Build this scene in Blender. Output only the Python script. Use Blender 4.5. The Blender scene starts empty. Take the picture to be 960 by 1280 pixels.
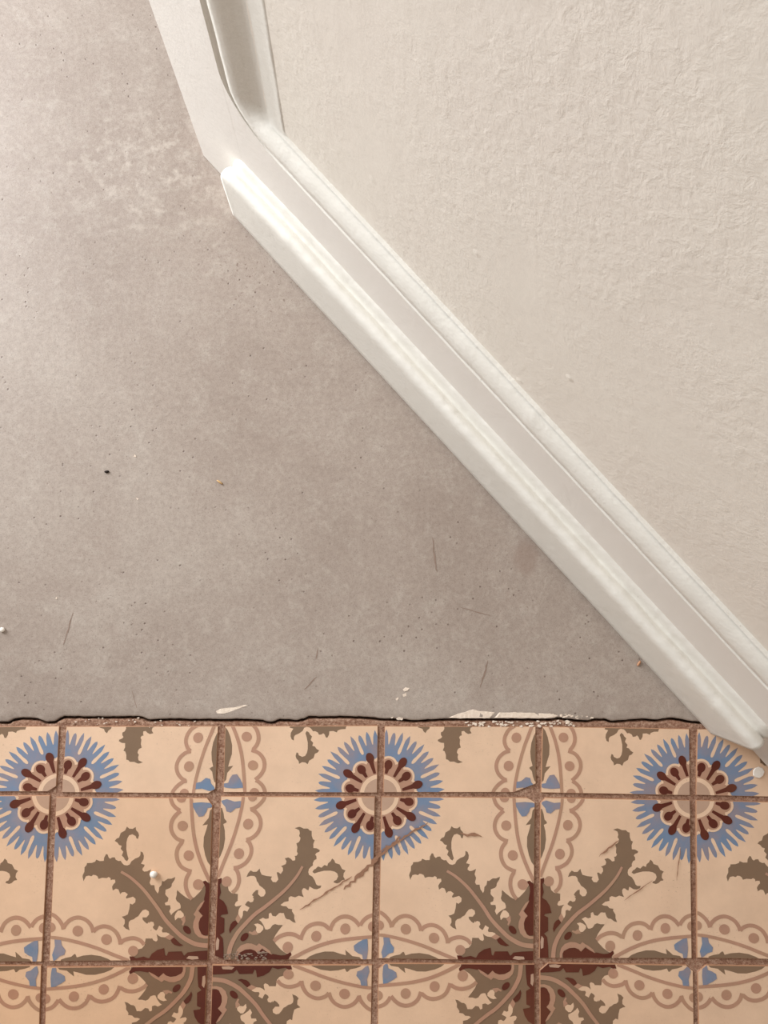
import bpy, bmesh, math, random
import numpy as np
from mathutils import Vector, Matrix, noise
from mathutils.geometry import tessellate_polygon

random.seed(7)
S = bpy.context.scene
COL = S.collection

# ------------------------------------------------------------------ camera
CAM_ROT = [[0.9994615, -0.0033295, -0.0326426], [0.0, 0.9948382, -0.1014735], [0.032812, 0.1014189, 0.9943026]]
cam_data = bpy.data.cameras.new('camera')
cam = bpy.data.objects.new('camera', cam_data)
COL.objects.link(cam)
cam.matrix_world = Matrix.Translation((0, 0, 1.03)) @ Matrix(CAM_ROT).to_4x4()
cam_data.sensor_fit = 'VERTICAL'
cam_data.sensor_height = 36.0
cam_data.lens = 1000 / 1280 * 36.0        # 1000 px focal length on a 960x1280 frame
cam_data.clip_start = 0.02
S.camera = cam

# ------------------------------------------------------------------ light
S.view_settings.view_transform = 'Standard'
S.view_settings.look = 'None'
S.view_settings.gamma = 1
S.view_settings.use_curve_mapping = False
S.view_settings.exposure = -0.12

world = bpy.data.worlds.new('room_daylight')
world.use_nodes = True
S.world = world
bg = world.node_tree.nodes['Background']
bg.inputs['Color'].default_value = (1.0, 0.87, 0.75, 1)
bg.inputs['Strength'].default_value = 0.41


def area(name, loc, target, size, power, color):
    d = bpy.data.lights.new(name, 'AREA')
    d.shape = 'RECTANGLE'
    d.size, d.size_y = size
    d.energy = power
    d.color = color
    o = bpy.data.objects.new(name, d)
    COL.objects.link(o)
    o.location = loc
    o.rotation_euler = (Vector(target) - Vector(loc)).to_track_quat('-Z', 'Y').to_euler()
    return o


# daylight from the open doorway beyond the free edge of the door
area('doorway_daylight', (-1.75, 1.40, 0.95), (0.0, 0.3, 0.1), (1.1, 1.8), 94, (0.97, 1.0, 1.03))
# faint overhead fill lamp, added to crispen the shading; no such opening is known
area('overhead_fill', (-0.6, -0.8, 2.6), (0.1, 0.1, 0.0), (1.4, 1.4), 6, (0.98, 0.98, 0.97))


# ------------------------------------------------------------------ materials


class Nodes:
    def __init__(self, name):
        self.m = bpy.data.materials.new(name)
        self.m.use_nodes = True
        self.t = self.m.node_tree
        self.b = self.t.nodes['Principled BSDF']
        self.out = self.t.nodes['Material Output']
        self.geo = self.t.nodes.new('ShaderNodeNewGeometry')

    def new(self, kind, **inp):
        n = self.t.nodes.new('ShaderNode' + kind)
        for k, v in inp.items():
            n.inputs[k].default_value = v
        return n

    def link(self, a, b):
        self.t.links.new(a, b)

    def mapped(self, scale=(1, 1, 1), rot=(0, 0, 0), loc=(0, 0, 0)):
        mp = self.new('Mapping', Scale=scale, Rotation=rot, Location=loc)
        self.link(self.geo.outputs['Position'], mp.inputs['Vector'])
        return mp.outputs[0]

    def noise(self, scale, detail=4, rough=0.55, vec=None, dist=0.0):
        n = self.new('TexNoise', Scale=scale, Detail=detail, Roughness=rough, Distortion=dist)
        self.link(vec if vec is not None else self.geo.outputs['Position'], n.inputs['Vector'])
        return n.outputs['Fac']

    def ramp(self, fac, stops):
        r = self.new('ValToRGB')
        e = r.color_ramp.elements
        while len(e) < len(stops):
            e.new(0.5)
        for el, (p, c) in zip(e, stops):
            el.position = p
            el.color = c if len(c) == 4 else (*c, 1)
        self.link(fac, r.inputs[0])
        return r.outputs['Color']

    def mix(self, fac, a, b, mode='MIX'):
        n = self.t.nodes.new('ShaderNodeMix')
        n.data_type = 'RGBA'
        n.blend_type = mode
        for s, v in ((n.inputs[0], fac), (n.inputs[6], a), (n.inputs[7], b)):
            if isinstance(v, (int, float)):
                s.default_value = v
            elif isinstance(v, tuple):
                s.default_value = v if len(v) == 4 else (*v, 1)
            else:
                self.link(v, s)
        return n.outputs[2]

    def math(self, op, a, b=0.0):
        n = self.t.nodes.new('ShaderNodeMath')
        n.operation = op
        for s, v in zip(n.inputs, (a, b)):
            if isinstance(v, (int, float)):
                s.default_value = v
            else:
                self.link(v, s)
        return n.outputs[0]

    def bump(self, height, strength, dist):
        n = self.new('Bump', Strength=strength, Distance=dist)
        self.link(height, n.inputs['Height'])
        self.link(n.outputs[0], self.b.inputs['Normal'])

    def base(self, c):
        if isinstance(c, tuple):
            self.b.inputs['Base Color'].default_value = (*c, 1)
        else:
            self.link(c, self.b.inputs['Base Color'])

    def rough(self, r, spec=0.3):
        if isinstance(r, (int, float)):
            self.b.inputs['Roughness'].default_value = r
        else:
            self.link(r, self.b.inputs['Roughness'])
        self.b.inputs['Specular IOR Level'].default_value = spec


def srgb(r, g, b):
    f = lambda v: (v / 255 / 12.92) if v / 255 <= 0.04045 else ((v / 255 + 0.055) / 1.055) ** 2.4
    return (f(r), f(g), f(b))


def scaled(c, k):
    return tuple(min(1, v * k) for v in c)


def bw(lo, hi):
    return [(lo, (0, 0, 0, 1)), (hi, (1, 1, 1, 1))]


def mat_cement():
    N = Nodes('polished_cement')
    cloud = N.noise(3.2, 6, 0.6, dist=0.6)
    c = N.ramp(cloud, [(0.30, srgb(165, 150, 139)), (0.50, srgb(177, 163, 152)), (0.72, srgb(190, 178, 167))])
    mott = N.noise(30, 8, 0.78, dist=0.4)
    c = N.mix(N.ramp(mott, bw(0.50, 0.74)), c, N.mix(0.50, c, srgb(207, 198, 187)))
    fine = N.noise(160, 4, 0.7)
    c = N.mix(N.ramp(fine, bw(0.35, 0.68)), N.mix(0.24, c, srgb(104, 86, 76)), c)
    grain = N.noise(700, 2, 0.8)
    c = N.mix(N.ramp(grain, bw(0.28, 0.46)), N.mix(0.42, c, srgb(95, 78, 68)), c)
    # small pits and specks
    v = N.new('TexVoronoi', Scale=85.0)
    N.link(N.geo.outputs['Position'], v.inputs['Vector'])
    gate = N.ramp(N.noise(9, 3), bw(0.44, 0.58))
    pit = N.math('MULTIPLY', N.ramp(v.outputs['Distance'], [(0.06, (1, 1, 1, 1)), (0.13, (0, 0, 0, 1))]), gate)
    c = N.mix(N.math('MULTIPLY', pit, 0.8), c, srgb(92, 74, 64))
    # long trowel scuffs
    st = N.noise(1.0, 5, 0.7, vec=N.mapped((90, 14, 20), (0, 0, 0.5)))
    c = N.mix(N.math('MULTIPLY', N.ramp(st, bw(0.66, 0.78)), 0.25), c, srgb(120, 100, 88))
    # an old damp stain and a pitted patch beside the door
    def spot(x, y, r0, r1, sx=1.0, sy=1.0):
        mp = N.new('Mapping', Location=(-x * sx, -y * sy, 0), Scale=(sx, sy, 1))
        wob = N.t.nodes.new('ShaderNodeVectorMath')
        wob.operation = 'ADD'
        nz = N.new('TexNoise', Scale=40.0, Detail=4)
        N.link(N.geo.outputs['Position'], nz.inputs['Vector'])
        sc = N.t.nodes.new('ShaderNodeVectorMath')
        sc.operation = 'SCALE'
        sc.inputs['Scale'].default_value = 0.022
        off = N.t.nodes.new('ShaderNodeVectorMath')
        off.operation = 'SUBTRACT'
        off.inputs[1].default_value = (0.5, 0.5, 0.5)
        N.link(nz.outputs['Color'], off.inputs[0])
        N.link(off.outputs[0], sc.inputs[0])
        N.link(N.geo.outputs['Position'], wob.inputs[0])
        N.link(sc.outputs[0], wob.inputs[1])
        N.link(wob.outputs[0], mp.inputs['Vector'])
        ln = N.t.nodes.new('ShaderNodeVectorMath')
        ln.operation = 'LENGTH'
        N.link(mp.outputs[0], ln.inputs[0])
        return N.ramp(ln.outputs['Value'], [(r0, (1, 1, 1, 1)), (r1, (0, 0, 0, 1))])
    c = N.mix(N.math('MULTIPLY', spot(0.218, 0.046, 0.014, 0.024, 1.25, 0.85), 0.30), c, srgb(136, 108, 94))
    pits = N.math('MULTIPLY', N.ramp(N.noise(190, 2, 0.5), bw(0.66, 0.70)), spot(-0.115, 0.43, 0.03, 0.12))
    c = N.mix(N.math('MULTIPLY', pits, 0.75), c, srgb(120, 98, 88))
    c = N.mix(N.math('MULTIPLY', spot(-0.27, 0.57, 0.02, 0.20, 1.0, 1.3), N.math('MULTIPLY', N.ramp(N.noise(46, 6, 0.7), bw(0.50, 0.66)), 0.6)), c, srgb(214, 204, 192))
    N.base(c)
    N.rough(N.ramp(mott, [(0.3, (0.46,) * 3), (0.7, (0.36,) * 3)]), 0.40)
    hgt = N.math('ADD', N.math('MULTIPLY', cloud, 1.5), N.math('ADD', N.math('MULTIPLY', mott, 0.35), N.math('MULTIPLY', grain, 0.10)))
    hgt = N.math('SUBTRACT', hgt, N.math('MULTIPLY', pit, 0.35))
    N.bump(hgt, 0.35, 0.004)
    return N.m


def mat_paint(name, col, lump, fine_amt, worn, tint=None):
    N = Nodes(name)
    c = N.mix(N.noise(6, 4, 0.6), scaled(col, 0.965), scaled(col, 1.02))
    if tint:
        c = N.mix(N.ramp(N.noise(3.5, 3), bw(0.4, 0.7)), c, tint)
    big = N.noise(28, 4, 0.55, dist=0.4)
    fine = N.noise(210, 3, 0.6)
    c = N.mix(N.math('MULTIPLY', N.ramp(N.noise(150, 5, 0.75), bw(0.67, 0.71)), worn), c, srgb(120, 110, 96))
    N.base(c)
    N.rough(0.58, 0.25)
    brush = N.noise(1.0, 4, 0.6, vec=N.mapped((16, 260, 260), (0, 0, 0.83331)))
    h = N.math('ADD', N.math('MULTIPLY', big, lump), N.math('ADD', N.math('MULTIPLY', fine, fine_amt), N.math('MULTIPLY', brush, 0.10)))
    N.bump(h, 0.5, 0.004)
    return N.m


def mat_panel():
    N = Nodes('plastered_panel_paint')
    col = srgb(235, 229, 218)
    c = N.mix(N.ramp(N.noise(2.2, 4), bw(0.35, 0.7)), srgb(231, 223, 213), col)
    N.base(c)
    N.rough(0.55, 0.3)
    low = N.noise(9, 3, 0.5)
    gran = N.noise(95, 4, 0.65, dist=0.3)
    patch = N.ramp(N.noise(7, 3, 0.6), bw(0.28, 0.52))
    drip = N.noise(1.0, 3, 0.6, vec=N.mapped((38, 38, 5)))
    v = N.new('TexVoronoi', Scale=34.0)
    N.link(N.geo.outputs['Position'], v.inputs['Vector'])
    blob = N.math('MULTIPLY', N.ramp(v.outputs['Distance'], [(0.03, (1, 1, 1, 1)), (0.17, (0, 0, 0, 1))]), N.ramp(N.noise(12, 2), bw(0.60, 0.68)))
    h = N.math('ADD', N.math('MULTIPLY', N.math('MULTIPLY', gran, patch), 0.55), N.math('ADD', N.math('MULTIPLY', low, 0.6), N.math('ADD', N.math('MULTIPLY', drip, 0.06), N.math('MULTIPLY', blob, 0.4))))
    N.bump(h, 0.30, 0.005)
    return N.m


def mat_tile(name, col, var=0.06, fade=None, fade_amt=0.0, lo=0.45, hi=0.75, scuff=0.5):
    col = scaled(col, 1.29)
    fade = scaled(fade, 1.29) if fade else None
    N = Nodes(name)
    inf = N.t.nodes.new('ShaderNodeObjectInfo')
    c = N.mix(N.ramp(N.noise(26, 5, 0.65), bw(0.3, 0.7)), scaled(col, 1 - var), scaled(col, 1 + var))
    c = N.mix(N.math('MULTIPLY', inf.outputs['Random'], 0.12), c, scaled(col, 0.80))
    c = N.mix(1.0, c, inf.outputs['Color'], 'MULTIPLY')          # brown tint set per tile through the object colour
    if fade:
        c = N.mix(N.math('MULTIPLY', N.ramp(N.noise(30, 4, 0.6), bw(lo, hi)), fade_amt), c, fade)
    # worn dirt freckles and short scratches
    d1 = N.ramp(N.noise(330, 3, 0.7), bw(0.62, 0.70))
    g1 = N.ramp(N.noise(14, 4), bw(0.46, 0.66))
    c = N.mix(N.math('MULTIPLY', N.math('MULTIPLY', d1, g1), scuff), c, srgb(120, 82, 60))
    s1 = N.noise(1.0, 3, 0.7, vec=N.mapped((70, 420, 1), (0, 0, 0.75)))
    c = N.mix(N.math('MULTIPLY', N.math('MULTIPLY', N.ramp(s1, bw(0.64, 0.72)), g1), scuff * 0.7), c, srgb(140, 100, 76))
    c = N.mix(N.math('MULTIPLY', N.ramp(N.noise(5, 4, 0.6), bw(0.45, 0.75)), 0.16), c, srgb(170, 120, 84))
    N.base(c)
    N.rough(0.48, 0.3)
    N.bump(N.math('ADD', N.noise(60, 4, 0.6), N.math('MULTIPLY', N.noise(500, 2), 0.15)), 0.12, 0.002)
    return N.m


def mat_mortar():
    N = Nodes('sandy_mortar')
    c = N.ramp(N.noise(300, 5, 0.8), [(0.30, srgb(98, 64, 46)), (0.48, srgb(172, 132, 110)), (0.66, srgb(220, 188, 164))])
    c = N.mix(N.ramp(N.noise(18, 4), bw(0.4, 0.7)), c, N.mix(0.4, c, srgb(158, 106, 82)))
    N.base(c)
    N.rough(0.9, 0.15)
    N.bump(N.math('ADD', N.noise(420, 4, 0.75), N.math('MULTIPLY', N.noise(1300, 2, 0.7), 0.6)), 0.9, 0.0022)
    return N.m


def mat_plain(name, col, rough=0.6, bump=0.3):
    N = Nodes(name)
    N.base(N.mix(N.noise(180, 3), scaled(col, 0.86), scaled(col, 1.05)))
    N.rough(rough, 0.25)
    N.bump(N.noise(350, 3), bump, 0.001)
    return N.m


M_CEMENT = mat_cement()
M_MORTAR = mat_mortar()
M_PAINT = mat_paint('white_gloss_paint', srgb(234, 229, 222), 0.35, 0.10, 0.0)
M_MOULD = mat_paint('white_worn_moulding_paint', srgb(232, 229, 221), 0.45, 0.18, 0.35)
M_PANEL = mat_panel()
CREAM = srgb(209, 180, 154)
M_CREAM = mat_tile('tile_cream', CREAM)
M_LEAF = mat_tile('tile_olive_brown', srgb(118, 97, 78), 0.05, scuff=0.25)
M_TAN = mat_tile('tile_rose_tan', srgb(165, 128, 108), 0.07, srgb(156, 130, 102), 0.5, scuff=0.25)
M_DISC = mat_tile('tile_taupe', srgb(171, 143, 124), 0.05, scuff=0.25)
M_RED = mat_tile('tile_oxblood', srgb(80, 33, 22), 0.15, scuff=0.2)
M_BLUE = mat_tile('tile_faded_blue', srgb(104, 124, 150), 0.06, srgb(132, 122, 128), 0.85, 0.40, 0.64, scuff=0.3)
M_SIDE = mat_tile('tile_worn_edge', srgb(158, 120, 94), 0.15)
M_CHIP = mat_plain('white_paint_chip', srgb(244, 236, 226), 0.5)
M_SMEAR = mat_plain('dried_white_paint', srgb(243, 226, 208), 0.6, 0.8)
M_SPECK = mat_plain('dark_grit', srgb(40, 30, 26), 0.8)
M_STRAW = mat_plain('straw_bit', srgb(206, 170, 120), 0.7)
M_CRUMB = mat_plain('mortar_crumb', srgb(196, 146, 112), 0.8)
M_SCUFF = mat_plain('brown_scuff', srgb(160, 120, 96), 0.8, 0.6)
M_SCRATCH = mat_plain('grey_scratch', srgb(152, 131, 118), 0.8, 0.6)
M_GRAVEL = mat_plain('grey_mortar_grains', srgb(150, 128, 112), 0.4)
M_METAL = mat_plain('grimy_gap_strip', srgb(70, 50, 40), 0.8)

# ------------------------------------------------------------------ helpers


def obj(name, bm, mats, parent=None, smooth=False):
    me = bpy.data.meshes.new(name)
    bm.normal_update()
    bm.to_mesh(me)
    bm.free()
    for m in (mats if isinstance(mats, (list, tuple)) else [mats]):
        me.materials.append(m)
    if smooth:
        for p in me.polygons:
            p.use_smooth = True
    o = bpy.data.objects.new(name, me)
    COL.objects.link(o)
    if parent:
        o.parent = parent
    return o


def tag(o, label, cat, group=None, kind=None):
    o['label'] = label
    o['category'] = cat
    if group:
        o['group'] = group
    if kind:
        o['kind'] = kind
    return o


def lerp(a, b, t):
    return a + (b - a) * t


# ------------------------------------------------------------------ measurements (metres)
DOOR_ORIGIN = (-0.20887, 0.58479) ; DOOR_ANGLE = -0.83331
TILES = [
    (1, 0, [(-0.56584, -0.16431), (-0.37005, -0.16389), (-0.37072, -0.24321), (-0.56596, -0.24206)]) ,
    (1, 1, [(-0.36216, -0.16442), (-0.17365, -0.16493), (-0.17539, -0.24734), (-0.36434, -0.24431)]) ,
    (1, 2, [(-0.16569, -0.16497), (0.02645, -0.16549), (0.02551, -0.24787), (-0.16604, -0.24587)]) ,
    (1, 3, [(0.03452, -0.16603), (0.22668, -0.16754), (0.2254, -0.24896), (0.03281, -0.24744)]) ,
    (1, 4, [(0.23485, -0.16759), (0.42388, -0.17158), (0.42135, -0.25423), (0.23117, -0.2493)]) ,
    (1, 5, [(0.4337, -0.17164), (0.63396, -0.17473), (0.63294, -0.26037), (0.42885, -0.254)]) ,
    (2, 0, [(-0.56949, -0.24726), (-0.37786, -0.24736), (-0.37971, -0.44291), (-0.56713, -0.43978)]) ,
    (2, 1, [(-0.37095, -0.24962), (-0.17874, -0.25232), (-0.1804, -0.44391), (-0.37115, -0.44239)]) ,
    (2, 2, [(-0.16891, -0.25028), (0.02282, -0.2525), (0.01911, -0.4461), (-0.17315, -0.44383)]) ,
    (2, 3, [(0.03051, -0.25256), (0.22397, -0.25509), (0.21822, -0.45005), (0.02695, -0.445)]) ,
    (2, 4, [(0.23065, -0.25515), (0.42114, -0.25963), (0.41595, -0.45023), (0.22522, -0.44715)]) ,
    (2, 5, [(0.42861, -0.25989), (0.63362, -0.2663), (0.6241, -0.45583), (0.422, -0.44965)]) ,
    (3, 0, [(-0.56967, -0.4443), (-0.38003, -0.44658), (-0.37833, -0.62814), (-0.56582, -0.62434)]) ,
    (3, 1, [(-0.37374, -0.44878), (-0.18142, -0.45037), (-0.18381, -0.63208), (-0.37271, -0.62825)]) ,
    (3, 2, [(-0.17497, -0.44907), (0.01961, -0.45187), (0.01652, -0.63614), (-0.17718, -0.63221)]) ,
    (3, 3, [(0.02696, -0.45012), (0.21963, -0.45382), (0.21653, -0.64019), (0.02421, -0.63629)]) ,
    (3, 4, [(0.22571, -0.4525), (0.41725, -0.45807), (0.41221, -0.64416), (0.22285, -0.64032)]) ,
    (3, 5, [(0.42239, -0.45767), (0.62567, -0.46344), (0.6203, -0.64837), (0.41911, -0.6443)]) ,
]
CRACK = [(-0.7345, -0.1538), (-0.5896, -0.1564), (-0.5022, -0.154), (-0.4434, -0.1582), (-0.4316, -0.1582), (-0.4288, -0.1553), (-0.4191, -0.1534), (-0.4024, -0.1535), (-0.3945, -0.1555), (-0.3885, -0.158), (-0.3767, -0.1585), (-0.37, -0.1537), (-0.3641, -0.1517), (-0.3355, -0.1524), (-0.3059, -0.1525), (-0.2743, -0.1522), (-0.2683, -0.153), (-0.2603, -0.1566), (-0.2464, -0.1557), (-0.2216, -0.1554), (-0.2067, -0.1564), (-0.1868, -0.156), (-0.1718, -0.1566), (-0.1469, -0.1562), (-0.1189, -0.1574), (-0.1139, -0.1598), (-0.1059, -0.1599), (-0.0989, -0.157), (-0.0869, -0.157), (-0.0749, -0.1581), (-0.0669, -0.1561), (-0.0609, -0.1532), (-0.0468, -0.1538), (-0.0166, -0.1534), (0.0136, -0.1546), (0.0338, -0.1571), (0.0439, -0.1567), (0.0621, -0.1578), (0.0702, -0.1593), (0.0844, -0.1584), (0.1148, -0.157), (0.1555, -0.1573), (0.1962, -0.1578), (0.2473, -0.1582), (0.2545, -0.1563), (0.278, -0.1594), (0.2934, -0.1603), (0.3006, -0.1583), (0.314, -0.1583), (0.3252, -0.1611), (0.3448, -0.1597), (0.3655, -0.1583), (0.3809, -0.1599), (0.3986, -0.1575), (0.4099, -0.1585), (0.4222, -0.1612), (0.4377, -0.1627), (0.4636, -0.1618), (0.5051, -0.165), (0.5677, -0.1633), (0.6722, -0.1669), (0.884, -0.1649)]
chip_rosette = (0.5094, -0.2258)
crumb_leaf = (-0.248, -0.3417)
crumb_left = (-0.4448, -0.045)
speck = (-0.3225, 0.1557)
straw = (-0.178, 0.1428)
crumb_door = (0.3605, -0.0889)
PAINT_SPLASHES = [[(-0.178, -0.1467), (-0.1721, -0.1438), (-0.1631, -0.1424), (-0.1542, -0.1419), (-0.1472, -0.1405), (-0.1392, -0.1385), (-0.1362, -0.1395), (-0.1452, -0.1425), (-0.1531, -0.1454), (-0.161, -0.1483), (-0.171, -0.1502), (-0.177, -0.1497)], [(0.0571, -0.121), (0.0612, -0.118), (0.0663, -0.1191), (0.0642, -0.122), (0.0592, -0.1235)], [(0.0571, -0.127), (0.0622, -0.125), (0.0622, -0.129), (0.0581, -0.13)], [(0.048, -0.1329), (0.0521, -0.13), (0.052, -0.1329), (0.05, -0.1349)], [(0.0419, -0.1557), (0.0459, -0.1542), (0.0439, -0.1567)], [(0.049, -0.1572), (0.053, -0.1548), (0.0581, -0.1563), (0.0571, -0.1587), (0.051, -0.1587)], [(0.1148, -0.1561), (0.125, -0.1511), (0.1352, -0.1492), (0.1434, -0.1458), (0.1475, -0.1453), (0.1536, -0.1473), (0.1658, -0.1484), (0.176, -0.1494), (0.1728, -0.1534), (0.1677, -0.1573), (0.1453, -0.1567), (0.127, -0.1571)], [(0.178, -0.1496), (0.1964, -0.1495), (0.2168, -0.1501), (0.2372, -0.1507), (0.2546, -0.1528), (0.2566, -0.1548), (0.2514, -0.1567), (0.2269, -0.1571), (0.2013, -0.1568), (0.1718, -0.1565)], [(-0.2895, 0.1756), (-0.2876, 0.1788), (-0.2854, 0.1751)], [(-0.381, -0.005), (-0.379, -0.004), (-0.3789, -0.007), (-0.3809, -0.007)], [(-0.2848, 0.1226), (-0.2807, 0.1206), (-0.2827, 0.1195)]]
SCUFFS = [([(0.0537, -0.3001), (-0.0156, -0.3632)], 0.0075, 0.0005), ([(0.0887, -0.284), (0.0239, -0.3218)], 0.004, 0.0005), ([(-0.0058, -0.3472), (-0.0694, -0.3862)], 0.003, 0.0005), ([(0.1287, -0.2979), (0.1557, -0.3001)], 0.006, 0.0005), ([(0.328, -0.3075), (0.3022, -0.3266)], 0.0028, 0.0005), ([(0.369, -0.3562), (0.3329, -0.3797)], 0.0015, 0.0005), ([(-0.3583, -0.0231), (-0.3686, -0.064)], 0.0022, 0.0003), ([(-0.0512, -0.1047), (-0.0672, -0.1205)], 0.002, 0.0003), ([(0.1283, -0.0163), (0.1715, -0.0286)], 0.0016, 0.0003), ([(0.1666, -0.0843), (0.1559, -0.1194)], 0.0025, 0.0003), ([(0.4059, -0.318), (0.3994, -0.3565)], 0.002, 0.0005), ([(0.0959, 0.072), (0.1018, 0.0277)], 0.003, 0.0003), ([(-0.2822, -0.1197), (-0.2723, -0.1522)], 0.001, 0.0003), ([(-0.0524, -0.0837), (-0.0495, -0.0687)], 0.002, 0.0003)]

# ------------------------------------------------------------------ floor: cement slab, mortar bed


def crack_y(x):
    for (x0, y0), (x1, y1) in zip(CRACK, CRACK[1:]):
        if x0 <= x <= x1:
            return lerp(y0, y1, (x - x0) / (x1 - x0))
    return CRACK[0][1] if x < CRACK[0][0] else CRACK[-1][1]


def crack_fine(x):
    return crack_y(x) + 0.0006 * noise.noise(Vector((x * 160, 0, 0))) + 0.0004 * noise.noise(Vector((x * 420, 3, 0)))


def build_slab():
    """polished cement slab with a ragged broken front edge that drops into the gap"""
    bm = bmesh.new()
    xs = [-1.6, -1.2, -0.9] + [-0.70 + 0.003 * i for i in range(int(1.55 / 0.003))] + [0.95, 1.25, 1.6]
    offs = [(0, -0.012), (0.0, -0.0006), (0.0006, 0.0008), (0.0022, 0.0014), (0.012, 0.0013), (0.05, 0.001), (0.2, 0.001), (0.6, 0.001), (1.9, 0.001)]
    rows = []
    for x in xs:
        y0 = crack_fine(x)
        col = []
        for k, (dy, z) in enumerate(offs):
            zz = z
            if 1 <= k <= 4:
                zz += 0.0005 * noise.noise(Vector((x * 55, dy * 80, 1)))
            col.append(bm.verts.new((x, y0 + dy, zz)))
        rows.append(col)
    for a, b in zip(rows, rows[1:]):
        for k in range(len(offs) - 1):
            bm.faces.new((a[k], b[k], b[k + 1], a[k + 1]))
    return bm


floor = obj('floor', build_slab(), M_CEMENT, smooth=True)
tag(floor, 'grey polished cement floor meeting a strip of old patterned tiles', 'floor', kind='structure')


def build_mortar():
    x0, x1, y1 = -0.98, 1.02, -0.86
    step = 0.003
    nx, ny = int((x1 - x0) / step), int(0.50 / step)
    bm = bmesh.new()
    rows = []
    for i in range(nx + 1):
        x = x0 + i * step
        yt = crack_fine(x) - 0.0034 - 0.0006 * noise.noise(Vector((x * 120, 9, 0)))
        col = [bm.verts.new((x, yt + 0.0002, -0.012))]
        for j in range(ny + 1):
            y = yt - j * step * (1 + 0.4 * (j > 120))
            z = -0.0019 + 0.0007 * noise.noise(Vector((x * 180, y * 180, 2))) + 0.0005 * noise.noise(Vector((x * 60, y * 60, 5)))
            t = max(0.0, min(1.0, 1 - (yt - y) / 0.012))
            z += 0.0022 * t * (0.75 + 0.5 * noise.noise(Vector((x * 45, y * 20, 8))))
            if j == 0:
                z -= 0.0006
            col.append(bm.verts.new((x, y, z)))
        rows.append(col)
    for a, b in zip(rows, rows[1:]):
        for k in range(len(a) - 1):
            bm.faces.new((a[k + 1], b[k + 1], b[k], a[k]))
    return bm


obj('mortar_bed', build_mortar(), M_MORTAR, floor, smooth=True)
bm = bmesh.new()
bmesh.ops.create_grid(bm, x_segments=1, y_segments=1, size=1.0, matrix=Matrix.Translation((0.0, -0.2, -0.0125)) @ Matrix.Diagonal((1.6, 0.9, 1, 1)))
obj('gap_bottom', bm, M_METAL, floor)

# ------------------------------------------------------------------ patterned cement tiles
# The pattern of one tile (a quarter of the design; four tiles turned about a corner make it whole),
# measured on a 960-unit square drawing, then squared up to u,v in 0..1 (u right, v down, rosette at 0,0).
SRC = np.array([(65, 28), (921, 35), (895, 918), (28, 922)], float)


def homography(src):
    dst = [(0, 0), (1, 0), (1, 1), (0, 1)]
    rows, rhs = [], []
    for (x, y), (u, v) in zip(src, dst):
        rows.append([x, y, 1, 0, 0, 0, -u * x, -u * y]); rhs.append(u)
        rows.append([0, 0, 0, x, y, 1, -v * x, -v * y]); rhs.append(v)
    return np.append(np.linalg.solve(np.array(rows), np.array(rhs)), 1).reshape(3, 3)


H = homography(SRC)


def uv(p):
    q = H @ np.array([p[0], p[1], 1.0])
    return (q[0] / q[2], q[1] / q[2])


Q = 0.40909                                # detail drawings were made at a finer scale


def R2(*p): return [(196.4 + Q * x, 174.5 + Q * y) for x, y in p]
def R3(*p): return [(545.5 + Q * x, 174.5 + Q * y) for x, y in p]
def R4(*p): return [(196.4 + Q * x, 545.5 + Q * y) for x, y in p]
def R5(*p): return [(545.5 + Q * x, 545.5 + Q * y) for x, y in p]


def smooth_line(pts, n=5):
    out = []
    P = [pts[0]] + list(pts) + [pts[-1]]
    for i in range(1, len(P) - 2):
        p0, p1, p2, p3 = (np.array(P[i + k]) for k in (-1, 0, 1, 2))
        for k in range(n):
            t = k / n
            out.append(tuple(0.5 * (2 * p1 + (p2 - p0) * t + (2 * p0 - 5 * p1 + 4 * p2 - p3) * t * t + (3 * p1 - p0 - 3 * p2 + p3) * t ** 3)))
    out.append(tuple(pts[-1]))
    return out


def band(pts, w0, w1=None, n=5):
    """a strip along a smoothed line, as quads"""
    w1 = w1 or w0
    L = smooth_line(pts, n)
    left, right = [], []
    for i, p in enumerate(L):
        a, b = np.array(L[max(0, i - 1)]), np.array(L[min(len(L) - 1, i + 1)])
        d = b - a
        d = d / (np.linalg.norm(d) + 1e-9)
        nrm = np.array([-d[1], d[0]]) * lerp(w0, w1, i / (len(L) - 1)) / 2
        left.append(tuple(np.array(p) + nrm)); right.append(tuple(np.array(p) - nrm))
    return [[left[i], left[i + 1], right[i + 1], right[i]] for i in range(len(L) - 1)]


def disc(x, y, r, n=22, sx=1.0, rot=0.0):
    c, s = math.cos(rot), math.sin(rot)
    o = []
    for k in range(n):
        a = 2 * math.pi * k / n
        px, py = r * sx * math.cos(a), r * math.sin(a)
        o.append((x + px * c - py * s, y + px * s + py * c))
    return [o]


OX, OY = 50, 18                            # rosette centre in the drawing


def pol(r, deg):
    a = math.radians(deg)
    return (OX + r * math.cos(a), OY + r * math.sin(a))


def sector(r0, r1, a0=-6, a1=96, n=26):
    A = [a0 + (a1 - a0) * k / n for k in range(n + 1)]
    return [[pol(r0, a), pol(r1, a), pol(r1, b), pol(r0, b)] for a, b in zip(A, A[1:])]


CR, LF, TN, DS, RD, BL = 0, 1, 2, 3, 4, 5   # material slots
LAYERS = []                                # (level, slot, polygons)


def add(level, slot, polys):
    LAYERS.append((level, slot, polys))


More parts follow.
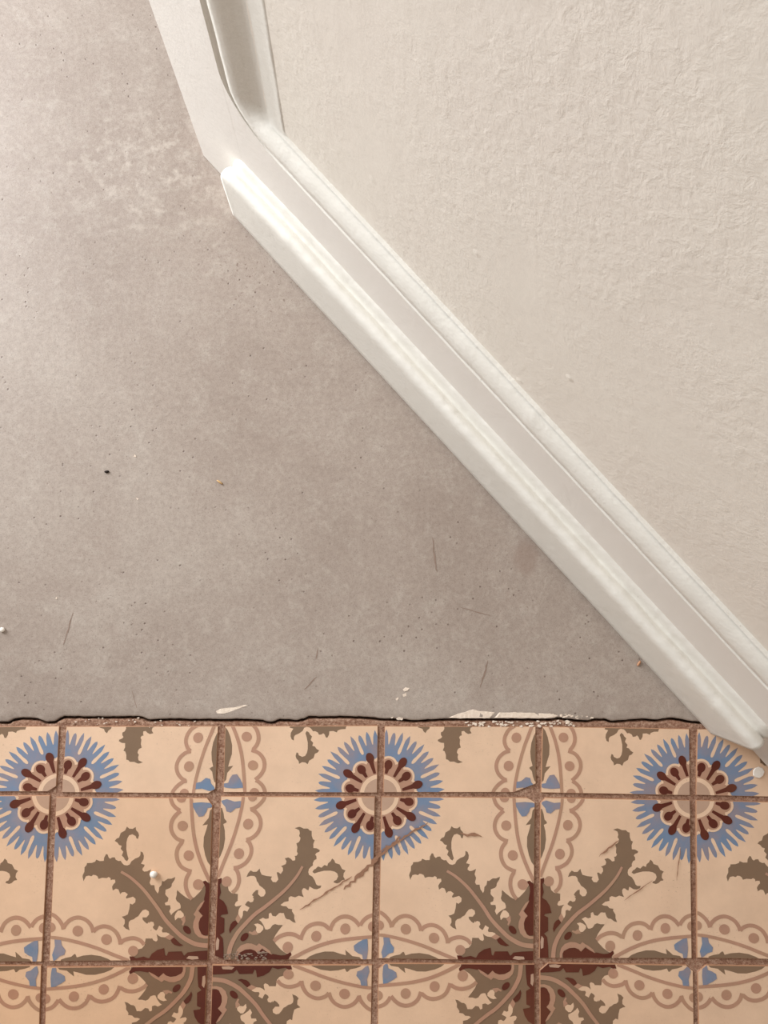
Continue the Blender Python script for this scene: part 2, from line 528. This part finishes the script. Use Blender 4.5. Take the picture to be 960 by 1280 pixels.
leaf = (R2((50, 765), (35, 705), (40, 680), (60, 640), (62, 580), (90, 550), (95, 525), (160, 522), (205, 505), (218, 478), (265, 498),
           (320, 495), (325, 450), (350, 405), (370, 410), (385, 450), (405, 468), (430, 450), (465, 448), (480, 480), (515, 498), (545, 495),
           (565, 525), (590, 550), (630, 558), (665, 545), (690, 500), (740, 465), (790, 445), (808, 420), (810, 370), (840, 385), (855, 430),
           (850, 475), (815, 535), (865, 548), (855, 575), (838, 595), (835, 620), (860, 640), (900, 635), (950, 610))
        + R3((75, 680), (95, 730), (78, 790), (95, 820), (140, 820), (150, 880), (185, 930), (200, 900), (205, 850), (235, 820), (245, 765),
             (270, 770), (320, 735), (365, 735), (420, 712), (410, 750), (375, 800), (370, 835), (340, 870), (300, 890), (285, 925), (290, 950))
        + [(693, 570), (722, 560), (728, 538), (748, 556), (775, 577), (800, 590), (824, 574), (852, 546), (870, 520), (882, 495), (925, 497),
           (900, 925), (470, 925), (478, 900), (500, 893), (515, 858), (536, 852), (550, 835), (556, 799), (589, 799)]
        + R5((110, 615), (130, 645), (165, 660), (185, 640), (180, 600), (170, 560), (200, 585), (230, 600), (285, 605), (345, 565), (335, 553),
             (300, 540), (250, 540), (240, 520), (255, 480), (205, 450), (180, 500), (165, 515), (130, 490), (120, 470), (140, 440), (130, 405),
             (95, 395), (70, 415))
        + R4((925, 395), (900, 425), (870, 405), (840, 370), (835, 340), (890, 340), (925, 300), (920, 260), (880, 235), (840, 245), (810, 280),
             (780, 325), (750, 340), (720, 365), (680, 375), (655, 400), (650, 450), (665, 510), (615, 490), (580, 455), (600, 420), (600, 370),
             (560, 330), (600, 320), (640, 300), (660, 230), (670, 155), (700, 170), (740, 140), (745, 95), (710, 65), (660, 80), (620, 90),
             (615, 70), (640, 35))
        + R2((640, 940), (600, 910), (560, 915), (540, 940), (525, 900), (515, 875), (480, 865), (440, 890), (430, 840), (450, 805), (475, 780),
             (470, 745), (430, 745), (415, 755), (410, 725), (385, 710), (360, 725), (300, 720), (250, 735), (235, 700), (210, 685), (180, 680),
             (155, 700), (120, 690), (80, 700), (60, 740)))
add(1, LF, [leaf])
add(1, LF, [R2((465, 230), (490, 200), (525, 185), (545, 125), (605, 90), (628, 40), (660, 65), (705, 70), (745, 45), (750, 85), (780, 120),
               (790, 155), (775, 205), (755, 195), (745, 165), (700, 142), (660, 155), (635, 195), (622, 250), (620, 340), (635, 420), (650, 470),
               (630, 500), (600, 480), (590, 455), (560, 425), (580, 375), (545, 335), (560, 295), (525, 285), (500, 250))])
add(1, LF, [[(940, 88), (918, 92), (905, 105), (898, 145), (885, 160), (865, 185), (893, 180), (885, 210), (872, 250), (870, 300), (880, 350), (893, 385), (908, 405), (940, 410)]])
add(1, LF, [[(88, 940), (92, 912), (120, 902), (150, 896), (165, 882), (172, 882), (180, 900), (215, 890), (260, 886), (310, 893), (350, 908), (378, 924), (380, 940)]])
# light gaps between the lobes
add(2, CR, [R5((290, -25), (290, 40), (330, 85), (320, 130), (280, 150), (290, 180), (350, 180), (358, 220), (340, 260), (365, 312), (385, 285), (420, 258),
               (440, 245), (490, 220), (492, 190), (480, 155), (440, 125), (425, 90), (440, 40), (440, -30), (380, -60))])
add(2, CR, [R5((425, 290), (410, 330), (418, 380), (455, 345), (500, 352), (535, 325), (530, 290), (490, 250), (455, 250))])
add(2, TN, [R5((500, 358), (550, 318), (556, 390), (525, 450), (505, 440), (520, 400), (495, 370))])
add(2, TN, [R5((345, 565), (405, 600), (345, 640), (280, 605))])
# scalloped borders with dots
for pts in ([(690, 20), (694, 45), (704, 70), (722, 90), (742, 103)], [(745, 106), (718, 130), (700, 158), (693, 190), (699, 222), (718, 250), (740, 264), (764, 272)],
            [(754, 277), (733, 305), (724, 340), (731, 380), (750, 410), (780, 428), (805, 436)], [(795, 441), (778, 472), (773, 510), (781, 545), (795, 572), (808, 586)],
            [(20, 664), (50, 670), (80, 695), (100, 725), (106, 748)], [(106, 742), (120, 718), (150, 693), (190, 684), (230, 698), (258, 728), (270, 764)],
            [(270, 762), (288, 744), (322, 732), (358, 738), (392, 762), (412, 798), (418, 830)], [(418, 824), (440, 806), (486, 796), (525, 808), (548, 832)]):
    add(3, TN, band(pts, 21))
for x, y, r in ((750, 33, 27), (757, 187, 28), (790, 349, 28), (842, 507, 29), (36, 737, 27), (185, 757, 29), (342, 803, 29), (488, 866, 28)):
    add(3, TN, disc(x, y, r))
add(3, TN, band([(802, 15), (804, 60), (808, 140), (818, 240), (838, 330), (868, 412), (905, 490)], 17, 20))
add(3, TN, band([(10, 790), (60, 793), (120, 803), (200, 822), (290, 850), (370, 882), (462, 918)], 17, 20))
# blue bells
add(4, BL, [[(812, 62), (862, 58), (905, 62), (925, 70), (925, 84), (893, 90), (885, 112), (870, 134), (845, 138), (830, 115), (815, 85)]])
add(4, BL, [[(58, 803), (93, 805), (97, 832), (118, 860), (112, 885), (88, 892), (66, 912), (52, 918), (45, 885), (60, 840)]])
# dark red buds with their rose outline
add(3, TN, [R5((810, 118), (760, 150), (710, 220), (690, 260), (662, 300), (690, 332), (662, 400), (655, 470), (680, 550), (730, 600), (800, 622), (900, 618), (900, 590), (820, 585), (770, 565), (735, 490), (730, 420), (750, 360), (785, 320), (725, 255), (780, 180))])
add(4, RD, [[(867, 490), (881, 485), (905, 506), (940, 506), (925, 790), (893, 780), (872, 783), (860, 774), (847, 745), (845, 712), (853, 690), (866, 676), (846, 651), (876, 596), (873, 588), (882, 545), (881, 520), (873, 503)]])
add(4, RD, [[(468, 895), (490, 895), (502, 905), (545, 896), (568, 904), (575, 905), (590, 880), (620, 860), (657, 850), (662, 888), (670, 893), (680, 870), (752, 868), (765, 892), (784, 874), (830, 868), (900, 864), (905, 945), (480, 945)]])
add(4, RD, disc(781, 752, 17, 18, 1.55, math.radians(48)))
add(4, RD, [R5((360, 640), (400, 605), (440, 640), (485, 685), (525, 708), (480, 722), (410, 705), (375, 675))])
add(5, DS, [R5((566, 882), (600, 850), (720, 855), (732, 890), (640, 898))])
add(5, TN, band([(422, 436), (470, 465), (520, 508), (562, 554), (623, 635), (664, 697), (721, 758), (766, 797), (832, 830), (905, 838)], 14, 26))
# rosette: blue rays, rose petals, dark stamens, taupe eye
add(1, BL, sector(185, 284))
for k in range(13):
    a = -3.6 + k * 7.55
    deep = 1 if k % 3 == 1 else 0
    rv = 0
    ln = 354 + 8 * math.sin(k * 2.3)
    prof = [(276, 3.9), (290, 3.1), (304, 2.65), (326, 2.2), (344, 1.35)]
    add(1, BL, [[pol(r, a - w) for r, w in prof] + [pol(ln + 6, a)] + [pol(r, a + w) for r, w in reversed(prof)]])
for k in (0, 3, 6, 9, 12):
    a = 0.2 + k * 7.55 - 7.55 * 0 + (0 if k else 0)
    a = -3.6 + (k + 0.5) * 7.55
    add(2, CR, [[pol(247, a - 1.7), pol(241, a), pol(247, a + 1.7), pol(262, a + 2.2), pol(290, a + 1.7), pol(335, a + 1.5), pol(335, a - 1.5), pol(290, a - 1.7), pol(262, a - 2.2)]])
SEEDS = [(12.5, 172, 24, 0), (34, 213, 23, 1), (54.5, 174, 24, 0), (76, 212, 23, 1)]
for lvl, slot, grow in ((3, CR, 13), (4, TN, 0)):
    add(lvl, slot, sector(100, 183 + grow))
    for a, r, b, lng in SEEDS + [(97, 172, 21, 0), (-9, 214, 20, 1)]:
        rr = 166 if not lng else 158
        add(lvl, slot, disc(*pol(rr, a), 42 + grow - 4 * lng))
add(5, CR, sector(80, 114))
add(6, DS, disc(OX, OY, 91, 40))
for a, r, b, lng in SEEDS:
    cx, cy = pol(r, a)
    add(6, RD, disc(cx, cy, b, 18, 1.35 if lng else 1.15, math.radians(a)))
    p0, p1 = pol(122, a + (1.5 if lng else -1)), pol(r, a)
    add(6, RD, band([p0, p1], 15, 30, 1))

LAYERS.sort(key=lambda t: t[0])
PATTERN = [(lv, sl, [[uv(p) for p in poly] for poly in polys]) for lv, sl, polys in LAYERS]
TILE_MATS = [M_CREAM, M_LEAF, M_TAN, M_DISC, M_RED, M_BLUE, M_SIDE]
LEVEL = 0.00004


def turn(k):
    """rotates pattern u,v about the tile centre: rosette corner 0 top-left, 1 top-right, 2 bottom-right, 3 bottom-left"""
    return [lambda u, v: (u, v), lambda u, v: (1 - v, u), lambda u, v: (1 - u, 1 - v), lambda u, v: (v, 1 - u)][k]


def build_tile(quad, k, vcut=0.0, chips=(), seed=0):
    """quad: TL TR BR BL on the floor; k: corner that holds the rosette; vcut: share of the tile cut off along its top"""
    rnd = random.Random(seed)
    bm = bmesh.new()
    T = turn(k)

    def cut(geom_bm, pt, nrm):
        bmesh.ops.bisect_plane(geom_bm, geom=geom_bm.verts[:] + geom_bm.edges[:] + geom_bm.faces[:], dist=1e-6, plane_co=pt, plane_no=nrm, clear_outer=True)

    # flat print in the u,v square
    for seq, (lv, sl, polys) in enumerate(PATTERN):
        for q, poly in enumerate(polys):
            z = lv * LEVEL + seq * 4e-6 + (q % 2) * 2e-6      # each inlay lies a hair above the one before
            vs = [bm.verts.new((*T(*p), z)) for p in poly]
            for tri in ([(0, 1, 2, 3)] if len(vs) == 4 else tessellate_polygon([[v.co for v in vs]])):
                try:
                    f = bm.faces.new([vs[i] for i in tri])
                    f.material_index = sl
                except ValueError:
                    pass
    n_side = 12
    ring = []
    for (a, b) in (((0, vcut), (1, vcut)), ((1, vcut), (1, 1)), ((1, 1), (0, 1)), ((0, 1), (0, vcut))):
        for i in range(n_side):
            t = i / n_side
            ring.append((lerp(a[0], b[0], t), lerp(a[1], b[1], t)))
    f = bm.faces.new([bm.verts.new((x, y, 0.0)) for x, y in ring])
    f.material_index = CR
    e = 0.004
    planes = [((e, 0, 0), (-1, 0, 0)), ((1 - e, 0, 0), (1, 0, 0)), ((0, vcut + e, 0), (0, -1, 0)), ((0, 1 - e, 0), (0, 1, 0))]
    for (cx, cy, du, dv) in chips:                      # broken corners: cut by a line across the corner
        cyy = vcut if cy == 0 else 1.0
        sx, sy = (1 if cx == 0 else -1), (1 if cy == 0 else -1)
        planes.append(((cx + sx * du, cyy, 0), (-sx * dv, -sy * du, 0)))
    for co, no in planes:
        cut(bm, co, no)
    # give the slab its thickness: extrude the boundary of the lowest face downwards
    base = [fc for fc in bm.faces if fc.material_index == CR and max(v.co.z for v in fc.verts) < 1e-7]
    loop = []
    for fc in base:
        loop = [v.co.copy() for v in fc.verts]
    cen = sum(loop, Vector()) / len(loop)
    prev = [v for v in base[0].verts]
    for out, dz in ((0.0030, -0.0005), (0.0045, -0.0016), (0.0045, -0.011)):
        cur = []
        for q in loop:
            d = Vector((q.x - 0.5, q.y - (vcut + 1) / 2, 0))
            w = 1 + 0.5 * noise.noise(Vector((q.x * 9 + seed * 3.1, q.y * 9, seed)))
            mx = max(abs(d.x) / 0.5, abs(d.y) / (0.5 * (1 - vcut)))
            dd = Vector(((1 if d.x > 0 else -1) if abs(d.x) / 0.5 > mx - 0.02 else 0, (1 if d.y > 0 else -1) if abs(d.y) / (0.5 * (1 - vcut)) > mx - 0.02 else 0, 0))
            cur.append(bm.verts.new((q.x + dd.x * out * w, q.y + dd.y * out * w, dz)))
        m = len(loop)
        for i in range(m):
            fc = bm.faces.new((prev[i], prev[(i + 1) % m], cur[(i + 1) % m], cur[i]))
            fc.material_index = 6
        prev = cur
    # warp the square onto the measured quad
    tl, tr, br, bl = (Vector(p) for p in quad)
    tilt = (rnd.uniform(-1, 1) * 0.0005, rnd.uniform(-1, 1) * 0.0005)
    for v in bm.verts:
        u, w = v.co.x, (v.co.y - vcut) / (1 - vcut)
        p = (tl * (1 - u) + tr * u) * (1 - w) + (bl * (1 - u) + br * u) * w
        v.co = Vector((p.x, p.y, v.co.z + tilt[0] * (u - 0.5) + tilt[1] * (w - 0.5)))
    bmesh.ops.recalc_face_normals(bm, faces=[fc for fc in bm.faces if fc.material_index == 6])
    for fc in bm.faces:
        if fc.material_index != 6:
            fc.normal_update()
            if fc.normal.z < 0:
                fc.normal_flip()
    return bm


def rosette_corner(r, c):
    # even columns hold the rosette on their right, odd ones on their left; row 2 at the top, rows 1 and 3 at the bottom
    right = (c % 2 == 0)
    top = (r % 2 == 0)
    return {(True, False): 0, (True, True): 1, (False, True): 2, (False, False): 3}[(top, right)]


CHIPS = {  # broken tile corners filled with mortar (corner u, corner v, cut lengths)
    (1, 1): [(1, 1, 0.055, 0.035)], (1, 3): [(1, 1, 0.16, 0.06)], (1, 0): [(1, 1, 0.06, 0.04)], (2, 3): [(1, 0, 0.06, 0.03)], (2, 1): [(1, 0, 0.04, 0.05)],
    (3, 3): [(0, 0, 0.05, 0.04)], (3, 4): [(1, 0, 0.05, 0.04), (0, 0, 0.06, 0.05)], (3, 5): [(0, 0, 0.06, 0.05)], (2, 2): [(0, 1, 0.08, 0.03)], (2, 4): [(0, 0, 0.04, 0.04)],
}
TILE_TINT = {(2, 0): 0.55, (2, 1): 0.5, (3, 0): 1.0, (3, 1): 0.9, (3, 2): 0.5, (2, 2): 0.2, (3, 3): 0.4, (3, 4): 0.3}     # darker, browner tint per tile, strongest towards the lower left
# the same floor carries on a little beyond the frame
MORE = []
for r, (ya, yb) in {1: (-0.167, -0.246), 2: (-0.252, -0.444), 3: (-0.451, -0.632), 4: (-0.646, -0.836)}.items():
    for c in range(-1, 7):
        if r < 4 and 0 <= c <= 5:
            continue
        xa = -0.575 + 0.2 * c
        dy = -0.004 * (c - 2)
        MORE.append((r, c, [(xa, ya + dy), (xa + 0.192, ya + dy), (xa + 0.192, yb + dy), (xa, yb + dy)]))
for r, c, quad in TILES + MORE:
    b = build_tile(quad, rosette_corner(r, c), 0.572 if r == 1 else 0.0, CHIPS.get((r, c), ()), seed=r * 10 + c)
    t = obj('tile', b, TILE_MATS, floor)
    k = TILE_TINT.get((r, c), 0.1)
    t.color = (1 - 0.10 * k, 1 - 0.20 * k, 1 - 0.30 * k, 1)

# ------------------------------------------------------------------ the panelled door, standing open at an angle over the floor
W, T_D, H_D, Z0 = 1.0955, 0.042, 2.05, 0.004
door = bpy.data.objects.new('door_1', None)
COL.objects.link(door)
door.location = (*DOOR_ORIGIN, 0)
door.rotation_euler = (0, 0, DOOR_ANGLE)
tag(door, 'white painted panelled door with moulded kick board standing on the cement floor', 'door', kind='structure')
# local frame: x along the door from its free edge, -y towards the viewer, z up; face at y = 0

# moulding section: (in from the stile edge, up from the rail edge, depth behind the face)
SIDE = [(0.0000, 0.0), (0.0012, -0.0035), (0.0065, -0.0040), (0.0095, -0.0014), (0.0150, -0.0016), (0.0225, -0.0046), (0.0320, -0.0100), (0.0415, -0.0146),
        (0.0480, -0.0164), (0.0520, -0.0158), (0.0620, -0.0157), (0.0710, -0.0157), (0.0732, -0.0154), (0.0750, -0.0163)]
RAIL = [(0.0000, 0.0), (0.0016, -0.0026), (0.0032, -0.0028), (0.0056, -0.0006), (0.0140, -0.0012), (0.0210, -0.0030), (0.0262, -0.0062), (0.0292, -0.0096),
        (0.0300, -0.0128), (0.0313, -0.0116), (0.0320, -0.0130), (0.0324, -0.0145), (0.0326, -0.0158), (0.0330, -0.0165)]
CORNER = [(0.072 * (1 - s) ** 3 + 0.007, 0.058 * (1 - s) ** 3 + 0.006) for s in [v[0] / 0.0750 for v in SIDE]]
XL = 0.107


def opening_path(j, x0, x1, z0, z1, step=0.010):
    """points of moulding line j round the opening: down the left stile, along the rail, up the right stile, across the top"""
    so, sd = SIDE[j]
    ro, rd = RAIL[j]
    a, b = CORNER[j]
    X0, X1, ZB, ZT = x0 + so, x1 - so, z0 + ro, z1 - so
    nA, nS, nL = 10, 40, 90
    pts = []

    def arc(cx, cz, ax, az, t0, t1, d0, d1):
        for i in range(nA + 1):
            t = lerp(t0, t1, i / nA)
            pts.append((cx + ax * math.cos(t), lerp(d0, d1, i / nA), cz + az * math.sin(t)))
    h = math.pi / 2
    arc(X0 + a, ZB + b, a, b, 2 * h, 3 * h, sd, rd)
    for i in range(1, nL):
        pts.append((lerp(X0 + a, X1 - a, i / nL), rd, ZB))
    arc(X1 - a, ZB + b, a, b, 3 * h, 4 * h, rd, sd)
    for i in range(1, nS):
        pts.append((X1, sd, lerp(ZB + b, ZT - a, i / nS)))
    arc(X1 - a, ZT - a, a, a, 0, h, sd, sd)
    for i in range(1, nL):
        pts.append((lerp(X1 - a, X0 + a, i / nL), sd, ZT))
    arc(X0 + a, ZT - a, a, a, h, 2 * h, sd, sd)
    for i in range(1, nS):
        pts.append((X0, sd, lerp(ZT - a, ZB + b, i / nS)))
    return pts


def wob(p, amp):
    v = Vector(p)
    return noise.noise(v * 38) * amp + noise.noise(v * 130) * amp * 0.5


def moulding(x0, x1, z0, z1):
    bm = bmesh.new()
    rings = []
    for j in range(len(SIDE)):
        amp = 0.00045 if 0 < j < len(SIDE) - 1 else 0.0
        ring = []
        for i, (x, y, z) in enumerate(opening_path(j, x0, x1, z0, z1)):
            q = (x, y * 1.0, z)
            ring.append(bm.verts.new((x + wob((x + 5, y, z), amp * 0.6), -y + wob(q, amp), z + wob((x, y + 3, z), amp))))
        rings.append(ring)
    m = len(rings[0])
    for a, b in zip(rings, rings[1:]):
        for i in range(m):
            bm.faces.new((a[i], a[(i + 1) % m], b[(i + 1) % m], b[i]))
    bmesh.ops.recalc_face_normals(bm, faces=bm.faces[:])
    # the visible side must look towards -y
    if sum(f.normal.y * f.calc_area() for f in bm.faces) > 0:
        for f in bm.faces:
            f.normal_flip()
    return bm


def board(x0, x1, z0, z1, bev=0.0012, y0=0.0, y1=T_D):
    bm = bmesh.new()
    bmesh.ops.create_cube(bm, size=1.0, matrix=Matrix.Translation(((x0 + x1) / 2, (y0 + y1) / 2, (z0 + z1) / 2)) @ Matrix.Diagonal((x1 - x0, y1 - y0, z1 - z0, 1)))
    bmesh.ops.bevel(bm, geom=bm.edges[:], offset=bev, segments=2, affect='EDGES', profile=0.5)
    return bm


def rail(x0, x1, zlo, zhi, up, down):
    """rail between the stiles; its edges sweep up (or down) into the stiles at the panel corners"""
    a, b = CORNER[0]
    out = []
    h = math.pi / 2
    def sweep(zedge, sgn, rz):
        L = [(x0 + a - a * math.cos(t), zedge + sgn * (rz - rz * math.sin(t))) for t in [h * i / 12 for i in range(13)]]
        return L + [(x1 - (p[0] - x0), p[1]) for p in reversed(L)]
    top = sweep(zhi, 1, b) if up else [(x0, zhi), (x1, zhi)]
    bot = sweep(zlo, -1, a) if down else [(x0, zlo), (x1, zlo)]
    bm = bmesh.new()
    ring = [(x, z) for x, z in top] + [(x, z) for x, z in reversed(bot)]
    fr = [bm.verts.new((x, 0.0, z)) for x, z in ring]
    bk = [bm.verts.new((x, T_D, z)) for x, z in ring]
    n = len(ring)
    for tri in tessellate_polygon([[v.co for v in fr]]):
        bm.faces.new([fr[i] for i in tri])
        bm.faces.new([bk[i] for i in reversed(tri)])
    for i in range(n):
        bm.faces.new((fr[i], bk[i], bk[(i + 1) % n], fr[(i + 1) % n]))
    bmesh.ops.recalc_face_normals(bm, faces=bm.faces[:])
    return bm


Z1, Z2, Z3, Z4 = 0.230, 0.98, 1.14, 1.93      # rail edges
obj('stile', board(0, XL, Z0, H_D, 0.0004), M_PAINT, door, smooth=False)
obj('stile', board(W - XL, W, Z0, H_D, 0.0004), M_PAINT, door)
obj('bottom_rail', rail(XL, W - XL, Z0, Z1, True, False), M_PAINT, door)
obj('lock_rail', rail(XL, W - XL, Z2, Z3, True, True), M_PAINT, door)
obj('top_rail', rail(XL, W - XL, Z4, H_D, False, True), M_PAINT, door)
for za, zb in ((Z1, Z2), (Z3, Z4)):
    obj('panel_moulding', moulding(XL, W - XL, za, zb), M_MOULD, door, smooth=True)
    obj('panel', board(XL + 0.003, W - XL - 0.003, za + 0.003, zb - 0.003, 0.001, 0.0163, 0.034), M_PANEL, door)

# kick board fixed across the foot of the door: plain face, rounded nose, shallow hollow, fillet against the rail
KX0, KX1, KT = 0.0897, 1.0058, 0.0258
KICK = [(0.0, 0.0052), (-KT + 0.0012, 0.0046), (-KT, 0.0060), (-KT, 0.02), (-KT, 0.05), (-KT, 0.08), (-KT, 0.105), (-KT + 0.0003, 0.1135), (-KT + 0.0013, 0.1185), (-KT + 0.0033, 0.1222), (-KT + 0.0062, 0.1242),
        (-0.0165, 0.1246), (-0.0134, 0.1236), (-0.0108, 0.1214), (-0.0088, 0.1204), (-0.0071, 0.1218), (-0.0060, 0.1262), (-0.0046, 0.1306), (-0.0034, 0.1334), (-0.0018, 0.1354), (0.0, 0.1366)]


def kick_board():
    bm = bmesh.new()
    n = 260
    rings = []
    for i in range(n + 1):
        t = i / n
        x = lerp(KX0, KX1, t)
        ring = []
        dEnd = min(x - KX0, KX1 - x)
        for k, (y, z) in enumerate(KICK):
            yy, zz = y, z
            soft = max(0.0, 1 - dEnd / 0.022) ** 2
            drop = (0.008 if x < 0.5 else 0.002) * soft + (0.006 * max(0.0, 1 - dEnd / 0.12) if x < 0.5 else 0.0)
            if k >= 3:
                zz = z * (1 - drop / 0.125) - (0.010 * soft if k >= 15 else 0.0)
            if k >= 7:
                zz += noise.noise(Vector((x * 24, k * 0.35, 0))) * 0.0009 + noise.noise(Vector((x * 95, k * 0.6, 4))) * 0.0005
                yy += (noise.noise(Vector((x * 40, k * 0.3, 7))) * 0.0005) if y < -0.001 else 0
            elif k >= 2:
                yy += noise.noise(Vector((x * 7, z * 12, 3))) * 0.0006
            elif k == 1:
                zz += noise.noise(Vector((x * 60, 0, 11))) * 0.0008
            ring.append(bm.verts.new((x, min(yy, 0.0), zz)))
        rings.append(ring)
    for a, b in zip(rings, rings[1:]):
        for k in range(len(KICK) - 1):
            bm.faces.new((a[k], b[k], b[k + 1], a[k + 1]))
    for ring in (rings[0], rings[-1]):
        bm.faces.new(ring)
    bmesh.ops.recalc_face_normals(bm, faces=bm.faces[:])
    return bm


kb = obj('kick_board', kick_board(), M_MOULD, door, smooth=True)
kb['label'] = 'moulded kick board with rounded top edge'

# ------------------------------------------------------------------ dried paint, scratches: part of the floor


def flake(pts, z0, thick, jitter=0.0, seed=1):
    """thin irregular flake: an outline with thickness and a domed top"""
    rnd = random.Random(seed)
    P = []
    for (x0, y0), (x1, y1) in zip(pts, pts[1:] + pts[:1]):
        P.append((x0, y0))
        L = math.hypot(x1 - x0, y1 - y0)
        for k in range(1, max(1, int(L / 0.003))):
            t = k / max(1, int(L / 0.003))
            P.append((lerp(x0, x1, t) + rnd.uniform(-jitter, jitter), lerp(y0, y1, t) + rnd.uniform(-jitter, jitter)))
    cx, cy = sum(p[0] for p in P) / len(P), sum(p[1] for p in P) / len(P)
    bm = bmesh.new()
    a = [bm.verts.new((x, y, z0)) for x, y in P]
    b = [bm.verts.new((lerp(x, cx, 0.10), lerp(y, cy, 0.10), z0 + thick * rnd.uniform(0.7, 1.1))) for x, y in P]
    n = len(P)
    for i in range(n):
        bm.faces.new((a[i], a[(i + 1) % n], b[(i + 1) % n], b[i]))
    top = bm.faces.new(b)
    bm.faces.new(list(reversed(a)))
    bmesh.ops.triangulate(bm, faces=[f for f in bm.faces if len(f.verts) > 4])
    bmesh.ops.recalc_face_normals(bm, faces=bm.faces[:])
    return bm


def merge(bms):
    out = bmesh.new()
    for b in bms:
        me = bpy.data.meshes.new('tmp')
        b.to_mesh(me); b.free()
        out.from_mesh(me)
        bpy.data.meshes.remove(me)
    return out


for pts in PAINT_SPLASHES:
    obj('paint_splash', flake(pts, 0.0006, 0.0011, 0.0003, len(pts)), M_SMEAR, floor)
rnd = random.Random(3)


def spatter(x0, x1, yfun, n, r, z, seed):
    rnd = random.Random(seed)
    L = []
    for _ in range(n):
        x = rnd.uniform(x0, x1)
        y = yfun(x, rnd)
        s = r * rnd.uniform(0.35, 1.2)
        k = rnd.randint(5, 8)
        L.append(flake([(x + s * rnd.uniform(0.8, 2.0) * math.cos(6.283 * i / k), y + s * rnd.uniform(0.5, 1.0) * math.sin(6.283 * i / k)) for i in range(k)], z, 0.0006, 0, rnd.random()))
    return merge(L)


sp = obj('paint_spatter', spatter(0.135, 0.275, lambda x, r: crack_y(x) - r.uniform(0.003, 0.010), 90, 0.0015, -0.0003, 5), M_SMEAR, floor)
sp['kind'] = 'stuff'
sp = obj('paint_spatter', spatter(0.20, 0.30, lambda x, r: crack_y(x) + r.uniform(0.0015, 0.008) * (1 - (x - 0.2) * 4), 45, 0.0014, 0.0011, 6), M_SMEAR, floor)
sp['kind'] = 'stuff'
sp = obj('paint_spatter', spatter(-0.36, -0.20, lambda x, r: crack_y(x) - r.uniform(0.002, 0.010), 26, 0.0011, -0.0003, 8), M_SMEAR, floor)
sp['kind'] = 'stuff'
CEMENT_TOP = 0.0010
sp = obj('mortar_crumbs', spatter(-0.162, -0.108, lambda x, r: r.uniform(-0.4445, -0.4345), 60, 0.0012, 0.0002, 12), M_GRAVEL, floor)
sp['kind'] = 'stuff'
for n_mark, (pts, w, z) in enumerate(SCUFFS):
    if pts[0][1] > -0.15:
        z = CEMENT_TOP + 0.0003
    else:
        z = 0.0009 + 0.0001 * n_mark
    rnd = random.Random(int(1000 * abs(pts[0][0])))
    quads = []
    (ax, ay), (bx, by) = pts
    L = math.hypot(bx - ax, by - ay)
    px, py = -(by - ay) / L, (bx - ax) / L
    bm = bmesh.new()
    n = max(2, int(L / 0.004))
    prev = None
    for i in range(n + 1):
        t = i / n
        o = rnd.uniform(-0.25, 0.25) * w
        ww = w * (math.sin(math.pi * min(1, max(0, t * 0.96 + 0.02))) ** 0.6) * rnd.uniform(0.4, 1.0) / 2
        x, y = lerp(ax, bx, t) + px * o, lerp(ay, by, t) + py * o
        cur = (bm.verts.new((x + px * ww, y + py * ww, z)), bm.verts.new((x - px * ww, y - py * ww, z)))
        if prev:
            bm.faces.new((prev[0], prev[1], cur[1], cur[0]))
        prev = cur
    for f in bm.faces:
        f.normal_update()
        if f.normal.z < 0:
            f.normal_flip()
    obj('scratch_mark', bm, M_SCUFF if ay < -0.2 else M_SCRATCH, floor)

# ------------------------------------------------------------------ loose bits lying on the floor


def pebble(rx, ry, rz, seed, sub=2):
    bm = bmesh.new()
    bmesh.ops.create_icosphere(bm, subdivisions=sub, radius=1.0)
    for v in bm.verts:
        s = 1 + 0.28 * noise.noise(v.co * 1.6 + Vector((seed, 0, 0)))
        v.co = Vector((v.co.x * rx * s, v.co.y * ry * s, max(v.co.z, -0.75) * rz * s))
    lo = min(v.co.z for v in bm.verts)
    for v in bm.verts:
        v.co.z -= lo
    return bm


def bit(name, mat, loc, size, rot, seed, label, cat, group=None):
    o = obj(name, pebble(*size, seed), mat, smooth=True)
    o.location = loc
    o.rotation_euler = (0, 0, rot)
    return tag(o, label, cat, group)


TZ = 0.0006
c = obj('paint_chip', flake([(0.5030, -0.2240), (0.5060, -0.2205), (0.5110, -0.2190), (0.5160, -0.2205), (0.5180, -0.2250), (0.5160, -0.2300), (0.5110, -0.2335), (0.5065, -0.2325), (0.5030, -0.2300)], TZ, 0.0014, 0.0002, 4), M_CHIP)
tag(c, 'flat round white paint chip lying on the blue rosette under the door corner', 'paint chip')
bit('paint_crumb', M_CHIP, (crumb_leaf[0], crumb_leaf[1], TZ), (0.0046, 0.0042, 0.0035), 0.4, 1, 'small round white paint crumb lying on the brown leaf of a tile', 'crumb')
bit('paint_crumb', M_CHIP, (crumb_left[0], crumb_left[1], CEMENT_TOP), (0.0036, 0.0032, 0.0026), 0.0, 2, 'small white paint crumb on the bare cement near the left edge', 'crumb')
bit('grit_speck', M_SPECK, (speck[0], speck[1], CEMENT_TOP), (0.0034, 0.0018, 0.0014), 0.1, 3, 'tiny black speck of grit on the open cement', 'speck')
bit('straw_bit', M_STRAW, (straw[0], straw[1], CEMENT_TOP), (0.0046, 0.0014, 0.0013), -0.6, 4, 'short pale yellow bit of straw on the open cement', 'straw')
bit('mortar_crumb', M_CRUMB, (crumb_door[0], crumb_door[1], CEMENT_TOP), (0.0040, 0.0018, 0.0018), 1.0, 5, 'small orange brown crumb on the cement close to the kick board', 'crumb')
